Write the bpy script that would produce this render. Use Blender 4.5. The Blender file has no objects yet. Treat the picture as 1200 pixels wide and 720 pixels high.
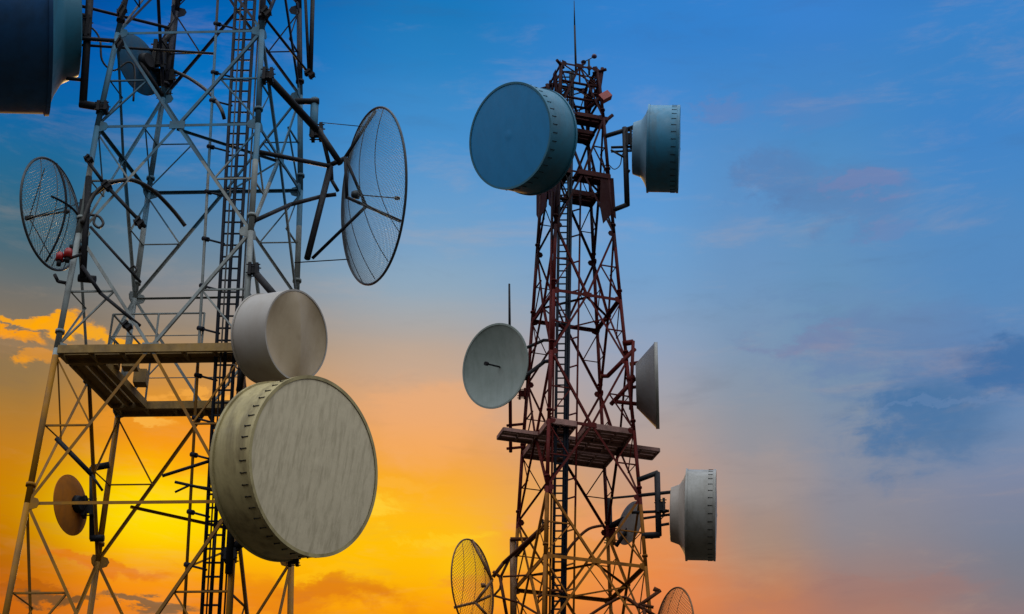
import bpy, math, random
from mathutils import Vector, Matrix
random.seed(7)
C = bpy.context.scene
COL = C.collection
R = math.radians

# ------------------------------------------------------------------ camera
CAM_Z = 1.6
F = 2217.29                      # focal length in pixels of a 1200 px wide picture
PITCH, ROLL = R(28.6389), R(0.4225)
fwd = Vector((0, math.cos(PITCH), math.sin(PITCH)))
u0 = Vector((1, 0, 0)); v0 = Vector((0, -math.sin(PITCH), math.cos(PITCH)))
cx = u0 * math.cos(ROLL) + v0 * math.sin(ROLL)
cy = -u0 * math.sin(ROLL) + v0 * math.cos(ROLL)
cam = bpy.data.cameras.new('camera'); cam_o = bpy.data.objects.new('camera', cam); COL.objects.link(cam_o)
cam.sensor_width = 36; cam.lens = 36 * F / 1200
cam.clip_start = 0.1; cam.clip_end = 8000
m = Matrix((cx, cy, -fwd)).transposed().to_4x4(); m.translation = Vector((0, 0, CAM_Z))
cam_o.matrix_world = m
C.camera = cam_o
CAM = Vector((0, 0, CAM_Z))

def ray(px, py):
    return (cx * ((px - 600) / F) + cy * ((360 - py) / F) + fwd)
def at(px, py, Y):               # the point that stands at forward distance Y
    d = ray(px, py); return CAM + d * (Y / d.y)
def px_size(p):                  # metres covered by one picture pixel at p
    return (p - CAM).dot(fwd) / F
def azel(px, py):
    d = ray(px, py).normalized(); return math.degrees(math.atan2(d.x, d.y)), math.degrees(math.asin(d.z))

# ------------------------------------------------------------------ colour helpers
def lin(c):
    return tuple(((x / 255) / 12.92 if x / 255 <= .04045 else (((x / 255) + .055) / 1.055) ** 2.4) for x in c)
def rgba(c): return (c[0], c[1], c[2], 1)

# ------------------------------------------------------------------ sky
w = bpy.data.worlds.new('World'); C.world = w; w.use_nodes = True
nt = w.node_tree; nt.nodes.clear(); NL = nt.links
def N(t, **k):
    n = nt.nodes.new(t)
    for a, b in k.items(): setattr(n, a, b)
    return n
def put(sock, v):
    if hasattr(v, 'is_output') or isinstance(v, bpy.types.NodeSocket): NL.new(v, sock)
    else: sock.default_value = v
def M(op, a, b=None, c=None, clamp=False):
    n = N('ShaderNodeMath', operation=op, use_clamp=clamp); put(n.inputs[0], a)
    if b is not None: put(n.inputs[1], b)
    if c is not None: put(n.inputs[2], c)
    return n.outputs[0]
def mixc(f, a, b):
    n = N('ShaderNodeMix', data_type='RGBA'); put(n.inputs[0], f); put(n.inputs[6], a); put(n.inputs[7], b); return n.outputs[2]
def smooth(x, lo, hi):
    n = N('ShaderNodeMapRange', interpolation_type='SMOOTHSTEP'); put(n.inputs[0], x)
    n.inputs[1].default_value = lo; n.inputs[2].default_value = hi; return n.outputs[0]
tc = N('ShaderNodeTexCoord'); sep = N('ShaderNodeSeparateXYZ'); NL.new(tc.outputs['Generated'], sep.inputs[0])
EL = M('MULTIPLY', M('ARCSINE', sep.outputs[2]), 180 / math.pi)
AZ = M('MULTIPLY', M('ARCTAN2', sep.outputs[0], sep.outputs[1]), 180 / math.pi)
E0, E1 = 5.0, 65.0
ELN = M('DIVIDE', M('SUBTRACT', EL, E0), E1 - E0, clamp=True)
def ramp(px, stops, low, high):
    n = N('ShaderNodeValToRGB'); NL.new(ELN, n.inputs[0]); r = n.color_ramp; r.interpolation = 'CARDINAL'
    pts = [(0.0, lin(low))] + sorted([((azel(px, y)[1] - E0) / (E1 - E0), lin(c)) for y, c in stops]) + [(1.0, lin(high))]
    while len(r.elements) < len(pts): r.elements.new(0.5)
    for e, (p, c) in zip(r.elements, pts): e.position = p
    for e, (p, c) in zip(r.elements, pts): e.color = rgba(c)
    return n.outputs[0]
cols = [
 (30, [(-20, (0,78,158)), (60, (4,92,170)), (150, (22,102,158)), (230, (50,104,134)), (300, (80,106,118)), (340, (112,112,108)), (400, (138,116,88)),
       (460, (160,120,64)), (530, (196,126,26)), (600, (198,124,4)), (660, (186,104,10)), (720, (196,98,16))]),
 (200, [(-20, (0,92,168)), (60, (2,106,184)), (150, (30,118,186)), (230, (74,126,170)), (300, (112,134,152)), (340, (136,136,138)), (400, (168,138,104)),
       (460, (216,146,56)), (520, (244,154,22)), (570, (254,190,4)), (615, (255,196,2)), (660, (250,160,12)), (720, (232,128,24))]),
 (500, [(-20, (24,114,182)), (30, (33,122,188)), (100, (54,134,198)), (200, (86,149,204)), (300, (126,163,196)), (350, (152,168,182)), (400, (182,166,154)),
       (450, (208,168,136)), (500, (230,166,108)), (550, (246,166,56)), (600, (254,178,34)), (640, (255,184,12)), (680, (253,172,6)), (720, (244,150,10))]),
 (760, [(-20, (46,122,196)), (60, (56,130,204)), (160, (78,144,210)), (260, (100,156,210)), (350, (124,160,198)), (420, (150,162,184)), (480, (168,160,162)),
       (540, (188,156,140)), (600, (208,150,112)), (660, (226,138,80)), (720, (220,126,70))]),
 (880, [(-20, (50,123,198)), (60, (58,130,202)), (160, (80,140,200)), (260, (98,146,196)), (350, (114,150,188)), (430, (130,150,174)), (480, (140,148,162)),
       (540, (152,146,150)), (600, (162,142,134)), (650, (170,135,116)), (700, (196,128,90)), (740, (196,120,80))]),
 (980, [(-20, (54,124,200)), (60, (62,130,200)), (160, (76,138,196)), (260, (94,144,192)), (350, (106,146,184)), (430, (118,146,174)), (500, (132,144,164)),
       (570, (138,140,154)), (640, (144,134,138)), (700, (160,124,114)), (740, (166,118,100))]),
 (1180, [(-20, (54,124,194)), (60, (60,130,197)), (160, (66,132,198)), (260, (80,138,194)), (350, (90,138,188)), (430, (98,134,180)), (500, (112,138,174)),
       (570, (124,134,160)), (640, (120,127,145)), (700, (128,122,130)), (740, (140,114,116))]),
]
sky = None
prev = None
for px, st in cols:
    rr = ramp(px, st, (70, 36, 14), (24, 70, 130))
    a = azel(px, 400)[0]
    sky = rr if sky is None else mixc(smooth(AZ, prev, a), sky, rr)
    prev = a
def noise(scale, detail=5, rough=.55, zs=2.2, off=0.0):
    mp = N('ShaderNodeMapping'); NL.new(tc.outputs['Generated'], mp.inputs[0]); mp.inputs['Scale'].default_value = (1, 1, zs)
    mp.inputs['Location'].default_value = (off, off * .7, off * .3)
    n = N('ShaderNodeTexNoise'); NL.new(mp.outputs[0], n.inputs[0]); n.inputs['Scale'].default_value = scale
    n.inputs['Detail'].default_value = detail; n.inputs['Roughness'].default_value = rough; n.inputs['Distortion'].default_value = .35
    return n.outputs[0]
nz = [noise(14, 6, .6, 2.6, 0), noise(26, 6, .62, 2.4, 3.1), noise(8, 4, .5, 3.0, 7.7), noise(34, 8, .68, 2.0, 1.3)]
def blob(px, py, wx, wy, tilt=0, warp=4.0):
    a, e = azel(px, py); k = math.degrees(1 / F)
    ca = math.cos(R(e))
    wa = M('MULTIPLY_ADD', nz[3], warp, -.5 * warp); wb = M('MULTIPLY_ADD', nz[1], warp * .6, -.3 * warp)
    dx = M('MULTIPLY', M('SUBTRACT', M('ADD', AZ, wa), a), ca / (wx * k)); dy = M('MULTIPLY', M('SUBTRACT', M('ADD', EL, wb), e), 1 / (wy * k))
    if tilt: dy = M('ADD', dy, M('MULTIPLY', dx, tilt))
    d2 = M('ADD', M('MULTIPLY', dx, dx), M('MULTIPLY', dy, dy))
    return M('POWER', 2.71828, M('MULTIPLY', d2, -1))
def cloud(px, py, wx, wy, col, amt, ni=0, lo=.3, hi=.7, tilt=0):
    global sky
    b = blob(px, py, wx, wy, tilt, 4.0 if ni is not None else .6)
    if ni is not None:
        n = M('ADD', M('MULTIPLY', nz[ni], .75), M('MULTIPLY', b, .45))
        f = M('MULTIPLY', smooth(n, lo, hi), M('MULTIPLY', smooth(b, .02, .7), amt))
    else: f = M('MULTIPLY', b, amt)
    sky = mixc(f, sky, rgba(lin(col)))
# glow of the sun, low behind the near tower
cloud(190, 604, 105, 46, (255,226,0), .75, None)
cloud(415, 640, 120, 70, (255,196,6), .55, None)
cloud(545, 660, 44, 34, (255,206,20), .45, None)
cloud(505, 500, 90, 60, (250,176,112), .4, 0, .35, .75)
cloud(395, 694, 70, 16, (214,118,24), .6, 1, .42, .75)
cloud(360, 700, 130, 24, (222,116,20), .5, 1, .4, .72)
cloud(250, 520, 120, 40, (250,150,20), .35, 2, .4, .7)
cloud(690, 640, 110, 50, (250,150,60), .22, 0, .35, .7)
cloud(410, 600, 70, 12, (255,214,60), .6, 3, .46, .70, -.3)
cloud(460, 575, 60, 10, (252,180,60), .6, 3, .46, .70, -.2)
cloud(520, 630, 70, 10, (255,206,40), .5, 3, .46, .70, .1)
cloud(600, 690, 90, 14, (240,140,50), .5, 3, .44, .70)
cloud(400, 672, 60, 10, (255,190,20), .6, 3, .46, .70, -.2)
cloud(250, 470, 80, 10, (255,176,70), .55, 3, .46, .70, .1)
cloud(150, 500, 70, 10, (236,150,40), .5, 3, .46, .70)
cloud(170, 490, 40, 8, (255,190,80), .6, 3, .46, .70, .3)
cloud(120, 660, 90, 10, (226,110,14), .6, 3, .44, .68, .1)
cloud(700, 610, 120, 20, (236,160,110), .45, 3, .44, .74)
# orange lit cloud at the left edge, torn into strips
cloud(4, 391, 46, 10, (252,158,8), .95, 3, .50, .66, .1)
cloud(40, 374, 44, 8, (252,166,6), .9, 3, .50, .68, -.3)
cloud(74, 384, 44, 12, (255,168,4), .95, 1, .48, .66, -.1)
cloud(48, 416, 34, 14, (248,158,14), .85, 3, .50, .68, -.7)
cloud(118, 398, 50, 10, (255,172,6), .85, 1, .46, .68)
cloud(24, 408, 70, 16, (150,116,80), .4, 3, .48, .70)
# grey streaks low on the left
cloud(66, 706, 46, 6.5, (112,78,44), .9, 0, .4, .62, .12)
cloud(172, 709, 60, 8, (128,96,64), .9, 1, .4, .62, .22)
cloud(20, 690, 60, 8, (172,88,12), .6, 1, .4, .66, .1)
# blue and mauve clouds on the right
cloud(1030, 405, 140, 48, (100,126,172), .55, 3, .34, .84)
cloud(950, 400, 60, 18, (124,130,166), .45, 3, .46, .74, -.2)
cloud(1140, 440, 130, 46, (88,122,168), .7, 3, .30, .85, -.1)
cloud(1188, 428, 60, 36, (56,107,162), .72, 3, .30, .84)
cloud(1088, 505, 92, 50, (70,114,160), .8, 3, .26, .86, -.3)
cloud(1062, 490, 80, 28, (72,116,164), .5, 3, .34, .84)
cloud(1110, 477, 110, 4, (106,136,178), .4, 3, .40, .68)
cloud(910, 205, 56, 44, (88,122,172), .5, 3, .46, .78)
cloud(990, 235, 100, 44, (92,126,174), .5, 3, .46, .78)
cloud(1018, 217, 56, 13, (122,130,176), .5, 3, .46, .72, .25)
cloud(1046, 266, 34, 14, (118,132,178), .4, 3, .46, .74)
cloud(846, 130, 36, 15, (108,128,180), .42, 3, .46, .76)
cloud(945, 122, 80, 20, (98,130,186), .3, 3, .46, .76)
cloud(970, 345, 120, 16, (104,140,182), .35, 3, .44, .74)
cloud(1140, 285, 160, 60, (86,134,188), .3, 0, .40, .76)
cloud(860, 560, 120, 30, (172,154,148), .3, 3, .42, .74)
cloud(1000, 700, 160, 24, (166,116,104), .3, 2, .4, .7)
# soft unevenness everywhere: thin veils, long and low
veil = noise(11, 8, .66, 5.0, 4.4)
sky = mixc(M('MULTIPLY', smooth(veil, .50, .78), .16), sky, rgba(lin((214, 176, 140))))
sky = mixc(M('MULTIPLY', smooth(veil, .48, .22), .14), sky, rgba(lin((70, 78, 100))))
AA = M('ABSOLUTE', M('ADD', AZ, 0))
back = N('ShaderNodeValToRGB'); NL.new(M('DIVIDE', EL, 90, clamp=True), back.inputs[0])  # unseen sky behind and overhead, brightened to light the drums from the front
be = back.color_ramp.elements
be[0].position = 0; be[0].color = (.05, .05, .055, 1); be[1].position = 1; be[1].color = (1.3, 1.45, 1.6, 1)
e = be.new(.31); e.color = (1.15, 1.18, 1.2, 1)
e = be.new(.15); e.color = (.15, .15, .16, 1)
e = be.new(.5); e.color = (2.4, 2.5, 2.6, 1)
sky = mixc(smooth(AA, 50, 125), sky, back.outputs[0])
sky = mixc(smooth(EL, 46, 75), sky, back.outputs[0])
bg = N('ShaderNodeBackground'); NL.new(sky, bg.inputs[0]); bg.inputs[1].default_value = 1.0
wo = N('ShaderNodeOutputWorld'); NL.new(bg.outputs[0], wo.inputs[0])

# ------------------------------------------------------------------ sun and exposure
SUN_AZ, SUN_EL = azel(290, 640)
sun = bpy.data.lights.new('sun', 'SUN'); sun.energy = 0.7; sun.angle = R(3.0); sun.color = (1, .62, .22)
sun_o = bpy.data.objects.new('sun', sun); COL.objects.link(sun_o)
sd = ray(290, 640).normalized()
sun_o.rotation_euler = (-sd).to_track_quat('-Z', 'Y').to_euler()
vs = C.view_settings; vs.view_transform = 'Standard'; vs.look = 'None'; vs.exposure = 0; vs.gamma = 1
C.render.engine = 'CYCLES'
C.cycles.max_bounces = 5

# ------------------------------------------------------------------ materials
def newmat(name):
    mt = bpy.data.materials.new(name); mt.use_nodes = True
    return mt, mt.node_tree, mt.node_tree.nodes['Principled BSDF']
def paint(name, base, rough=.5, metal=0.0, var=.35, scale=3.0, streak=0.0, dirt=None, bands=None, spec=.4, bump=0.0):
    """weathered paint: mottling, vertical streaks, optional painted bands by height"""
    mt, t, b = newmat(name); n = t.nodes; L = t.links
    geo = n.new('ShaderNodeNewGeometry')
    def mx(f, a, c, mode='MIX'):
        q = n.new('ShaderNodeMix'); q.data_type = 'RGBA'; q.blend_type = mode
        for s, v in ((q.inputs[0], f), (q.inputs[6], a), (q.inputs[7], c)):
            if isinstance(v, bpy.types.NodeSocket): L.new(v, s)
            else: s.default_value = v
        return q.outputs[2]
    def nse(sc, det, stretch=(1, 1, 1)):
        mp = n.new('ShaderNodeMapping'); L.new(geo.outputs['Position'], mp.inputs[0]); mp.inputs['Scale'].default_value = stretch
        q = n.new('ShaderNodeTexNoise'); L.new(mp.outputs[0], q.inputs[0]); q.inputs['Scale'].default_value = sc; q.inputs['Detail'].default_value = det
        q.inputs['Roughness'].default_value = .65
        return q.outputs[0]
    def rng(x, lo, hi, a=0, c=1):
        q = n.new('ShaderNodeMapRange'); L.new(x, q.inputs[0])
        for i, v in enumerate((lo, hi, a, c)): q.inputs[1 + i].default_value = v
        return q.outputs[0]
    col = rgba(base)
    if bands:
        sp = n.new('ShaderNodeSeparateXYZ'); L.new(geo.outputs['Position'], sp.inputs[0])
        for z, c in bands:
            g = n.new('ShaderNodeMath'); g.operation = 'GREATER_THAN'; L.new(sp.outputs[2], g.inputs[0]); g.inputs[1].default_value = z
            col = mx(g.outputs[0], col, rgba(c))
    d = dirt or (.10, .07, .04)
    out = mx(rng(nse(scale, 5), .42, .72, 0, var), col, rgba(d))
    if streak: out = mx(rng(nse(scale * 2.2, 4, (1, 1, .09)), .46, .66, 0, streak), out, rgba(d))
    L.new(out, b.inputs['Base Color'])
    L.new(rng(nse(scale * 3, 3), .3, .7, rough - .1, rough + .14), b.inputs['Roughness'])
    b.inputs['Metallic'].default_value = metal; b.inputs['Specular IOR Level'].default_value = spec
    if bump:
        bp = n.new('ShaderNodeBump'); bp.inputs['Strength'].default_value = bump; bp.inputs['Distance'].default_value = .02
        L.new(nse(scale * 2, 4), bp.inputs['Height']); L.new(bp.outputs[0], b.inputs['Normal'])
    return mt

# ------------------------------------------------------------------ mesh builder
def ortho(d, hint=None):
    d = d.normalized()
    h = hint if hint is not None else Vector((0, 0, 1))
    if abs(h.normalized().dot(d)) > .97: h = Vector((1, 0, 0)) if abs(d.x) < .9 else Vector((0, 1, 0))
    a = (h - d * h.dot(d)).normalized(); return a, d.cross(a).normalized()
class MB:
    def __init__(s): s.v = []; s.f = []; s.sm = []
    def add(s, vs_, fs, smooth=False):
        o = len(s.v); s.v += [Vector(p) for p in vs_]
        for f in fs: s.f.append(tuple(i + o for i in f)); s.sm.append(smooth)
        return s
    def tube(s, p, q, r, n=10, r2=None, hint=None):
        p, q = Vector(p), Vector(q); a, b = ortho(q - p, hint); r2 = r if r2 is None else r2
        vs_ = []
        for c, rr in ((p, r), (q, r2)):
            for i in range(n):
                t = 2 * math.pi * i / n; vs_.append(c + a * (rr * math.cos(t)) + b * (rr * math.sin(t)))
        o = len(s.v); s.v += vs_
        for i in range(n): s.f.append((o + i, o + (i + 1) % n, o + n + (i + 1) % n, o + n + i)); s.sm.append(n > 6)
        s.f.append(tuple(o + n - 1 - i for i in range(n))); s.sm.append(False)
        s.f.append(tuple(o + n + i for i in range(n))); s.sm.append(False)
        return s
    def path(s, pts, r, n=6, closed=False):
        pts = [Vector(p) for p in pts]; k = len(pts); o = len(s.v); a = None
        for i, p in enumerate(pts):
            d = (pts[(i + 1) % k] - pts[i - 1]) if closed else (pts[min(i + 1, k - 1)] - pts[max(i - 1, 0)])
            a, b = ortho(d, a)
            for j in range(n):
                t = 2 * math.pi * j / n; s.v.append(p + a * (r * math.cos(t)) + b * (r * math.sin(t)))
        for i in range(k if closed else k - 1):
            i2 = (i + 1) % k
            for j in range(n):
                s.f.append((o + i * n + j, o + i * n + (j + 1) % n, o + i2 * n + (j + 1) % n, o + i2 * n + j)); s.sm.append(True)
        if not closed:
            s.f.append(tuple(o + n - 1 - i for i in range(n))); s.sm.append(False)
            s.f.append(tuple(o + (k - 1) * n + i for i in range(n))); s.sm.append(False)
        return s
    def angle(s, p, q, size, nrm, flip=1):
        """an L profile from p to q, one flange lying against the plane with normal nrm"""
        p, q = Vector(p), Vector(q); d = (q - p).normalized(); nn = (nrm - d * nrm.dot(d)).normalized(); sd_ = d.cross(nn).normalized() * flip
        t = size * .14; h = size / 2
        prof = [(-h, 0), (h, 0), (h, -t), (-h + t, -t), (-h + t, -size), (-h, -size)]
        vs_ = [c + sd_ * x + nn * y for c in (p, q) for x, y in prof]
        fs = [(i, (i + 1) % 6, 6 + (i + 1) % 6, 6 + i) for i in range(6)] + [(5, 4, 3, 2, 1, 0), (6, 7, 8, 9, 10, 11)]
        return s.add(vs_, fs)
    def box(s, c, ax, dims):
        c = Vector(c); x, y, z = [Vector(a).normalized() * (d / 2) for a, d in zip(ax, dims)]
        vs_ = [c + x * i + y * j + z * k for i in (-1, 1) for j in (-1, 1) for k in (-1, 1)]
        return s.add(vs_, [(0, 1, 3, 2), (4, 6, 7, 5), (0, 4, 5, 1), (2, 3, 7, 6), (0, 2, 6, 4), (1, 5, 7, 3)])
    def bar(s, p, q, wd, th, nrm):
        p, q = Vector(p), Vector(q); d = q - p; nn = nrm - d * (nrm.dot(d) / d.dot(d)); return s.box((p + q) / 2, (d, nn.cross(d), nn), (d.length, wd, th))
    def slab(s, poly, thick, nrm=Vector((0, 0, 1))):
        k = len(poly); nn = nrm.normalized() * thick
        vs_ = [Vector(p) for p in poly] + [Vector(p) - nn for p in poly]
        return s.add(vs_, [tuple(range(k)), tuple(2 * k - 1 - i for i in range(k))] + [(i, k + i, k + (i + 1) % k, (i + 1) % k) for i in range(k)])
    def lathe(s, o_, n_, prof, seg=64, smooth=True, caps=True):
        """prof: list of (distance along axis n_, radius)"""
        o_ = Vector(o_); a, b = ortho(n_); n_ = n_.normalized(); o = len(s.v)
        for h, r in prof:
            for i in range(seg):
                t = 2 * math.pi * i / seg; s.v.append(o_ + n_ * h + a * (r * math.cos(t)) + b * (r * math.sin(t)))
        for k in range(len(prof) - 1):
            for i in range(seg):
                j = (i + 1) % seg; s.f.append((o + k * seg + i, o + k * seg + j, o + (k + 1) * seg + j, o + (k + 1) * seg + i)); s.sm.append(smooth)
        return s
    def build(s, name, mat, parent=None):
        me = bpy.data.meshes.new(name)
        base = parent
        loc = Vector((0, 0, 0))
        while base is not None: loc += base.location; base = base.parent
        me.from_pydata([v - loc for v in s.v], [], s.f)
        me.polygons.foreach_set('use_smooth', s.sm)
        me.materials.append(mat); me.update()
        ob = bpy.data.objects.new(name, me); COL.objects.link(ob)
        if parent is not None: ob.parent = parent
        return ob
def thing(name, label, cat, loc, group=None):
    o = bpy.data.objects.new(name, None); COL.objects.link(o); o.location = loc; o.empty_display_size = .2
    o['label'] = label; o['category'] = cat
    if group: o['group'] = group
    return o

# ------------------------------------------------------------------ ground
g = MB(); S = 4000
g.add([(-S, -S, 0), (S, -S, 0), (S, S, 0), (-S, S, 0)], [(0, 1, 2, 3)])
go = g.build('ground', paint('dry earth', (.035, .030, .022), .95, var=.6, scale=.4, dirt=(.02, .025, .012), spec=.1))
go['kind'] = 'structure'

# ------------------------------------------------------------------ lattice towers
class Tower:
    def __init__(s, ctr, yaw, levels, asp=1.0, shear=0.0):
        s.c = ctr; s.yaw = yaw; s.lv = levels; s.asp = asp; s.sh = shear
    def w(s, z):
        L = s.lv
        if z <= L[0][0]: return L[0][1]
        for (z0, w0), (z1, w1) in zip(L, L[1:]):
            if z <= z1: return w0 + (w1 - w0) * (z - z0) / (z1 - z0)
        return L[-1][1]
    def pt(s, a, b, z):          # a, b run from -1 to 1 across the tower
        wz = s.w(z); x = a * wz + s.sh * b * wz; y = b * wz * s.asp
        return Vector((s.c[0] + x * math.cos(s.yaw) - y * math.sin(s.yaw), s.c[1] + x * math.sin(s.yaw) + y * math.cos(s.yaw), z))
    CORN = [(-1, -1), (1, -1), (1, 1), (-1, 1)]
    def corner(s, i, z): return s.pt(*s.CORN[i % 4], z)
    def nrm(s, f, z0, z1):       # outward normal of face f (from corner f to corner f+1)
        a, b, c = s.corner(f, z0), s.corner(f + 1, z0), s.corner(f, z1)
        return (b - a).cross(c - a).normalized()
    def on_face(s, f, px, py, off=0.0, zr=None):
        zr = zr or s.zr
        n_ = s.nrm(f, *zr); p0 = s.corner(f, zr[0]) + n_ * off
        d = ray(px, py); return CAM + d * ((p0 - CAM).dot(n_) / d.dot(n_))
    def on_level(s, px, py, z):
        d = ray(px, py); return CAM + d * ((z - CAM_Z) / d.z)

SL, SR = 1.7, 1.85
lz = [9.9072, 11.4536, 12.9966, 14.4478]
# the five bracing levels of each tower, then those above and below the picture
LZ = {k: CAM_Z + SL * z for k, z in zip('2345', lz)}
LZ['2'], LZ['3'], LZ['4'], LZ['5'] = [CAM_Z + SL * z for z in (9.9072, 11.4536, 12.9966, 14.4478)]
LZ['1'] = CAM_Z + SL * 7.9801
LZ['0'] = LZ['1'] - 3.5; LZ['b1'] = LZ['0'] - 4.4; LZ['b2'] = 0.4
LZ['6'] = LZ['5'] + 2.35; LZ['7'] = LZ['6'] + 2.2; LZ['8'] = LZ['7'] + 2.1
LW = {'1': 1.14322, '2': 1.0782, '3': 1.02347, '4': .98892, '5': .91648}
LW = {k: v * SL for k, v in LW.items()}
LW['0'] = LW['1'] + .13; LW['b1'] = LW['0'] + .2; LW['b2'] = LW['b1'] + .24
LW['6'] = LW['5'] - .13; LW['7'] = LW['6'] - .13; LW['8'] = LW['7'] - .12
LK = ['b2', 'b1', '0', '1', '2', '3', '4', '5', '6', '7', '8']
TL = Tower((-3.91641 * SL, 20 * SL), -.0445979, [(LZ[k], LW[k]) for k in LK], .77783, .1546)
TL.zr = (LZ['1'], LZ['4'])

rzs = dict(zip('ihgabcdef', [22.967, 21.6574, 20.2247, 18.8895, 17.397, 16.0627, 14.6102, 13.2689, 11.9504]))
rws = dict(zip('ihgabcdef', [.39641, .47211, .53242, .59655, .66889, .7389, .81784, .87669, .92663]))
RZ = {k: CAM_Z + SR * v for k, v in rzs.items()}; RW = {k: SR * v for k, v in rws.items()}
RZ['i'] -= .14; RZ['j'] = RZ['f'] - 2.7; RW['j'] = RW['f'] + .12
RZ['k'] = RZ['j'] - 3.2; RW['k'] = RW['j'] + .16
RZ['l'] = RZ['k'] - 4.2; RW['l'] = RW['k'] + .22
RZ['m'] = RZ['l'] - 5.0; RW['m'] = RW['l'] + .26
RZ['n'] = .4; RW['n'] = RW['m'] + .26
RK = ['n', 'm', 'l', 'k', 'j', 'f', 'e', 'd', 'c', 'b', 'a', 'g', 'h', 'i']
TR = Tower((1.23058 * SR, 32 * SR), .291978, [(RZ[k], RW[k]) for k in RK])
TR.zr = (RZ['f'], RZ['b'])

WHITE, GOLD_GLOW, DARK, BLUE_CAST = (.23, .265, .27), (.29, .125, .006), (.007, .012, .03), (.045, .145, .235)  # lowest gold and upper blue bands carry the dusk light's tint in the paint
RED, DRED = (.080, .007, .006), (.024, .005, .007)
mL = paint('tower band paint with glow tint', GOLD_GLOW, .5, .0, .55, 2.2, .3, dirt=(.06, .05, .04), spec=.12, bands=[(LZ['2'] - .15, WHITE), (LZ['4'] - .9, BLUE_CAST), (LZ['5'] + .25, DARK)])
mR = paint('red tower band paint with glow tint', (.24, .090, .010), .6, .0, .5, 2.2, .3, dirt=(.03, .008, .006), spec=.08, bands=[(RZ['e'] - .25, RED), (RZ['a'] - .6, DRED)])  # lowest band: golden sunset light painted over white steel
mDark = paint('dark galvanised steel', (.011, .012, .016), .6, .0, .3, 4, spec=.15, dirt=(.03, .022, .018))
mCable = paint('black cable jacket', (.012, .012, .014), .5, 0, .2, 6)
mDeckL = paint('weathered deck steel', (.26, .155, .04), .7, .0, .6, 3, .3, dirt=(.05, .03, .015))
mDeckR = paint('rusty deck steel', (.26, .13, .11), .6, .0, .6, 3, .3, dirt=(.03, .015, .012))
mLad = paint('ladder steel', (.010, .014, .024), .6, .0, .3, 4, spec=.1, dirt=(.02, .018, .018))
mRust = paint('dark rusty pipe', (.085, .028, .012), .65, .0, .5, 4, spec=.1, dirt=(.03, .012, .008))
mDeckT = paint('dark red deck steel', (.055, .016, .016), .7, .0, .5, 3, spec=.1, dirt=(.02, .01, .01))

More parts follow.
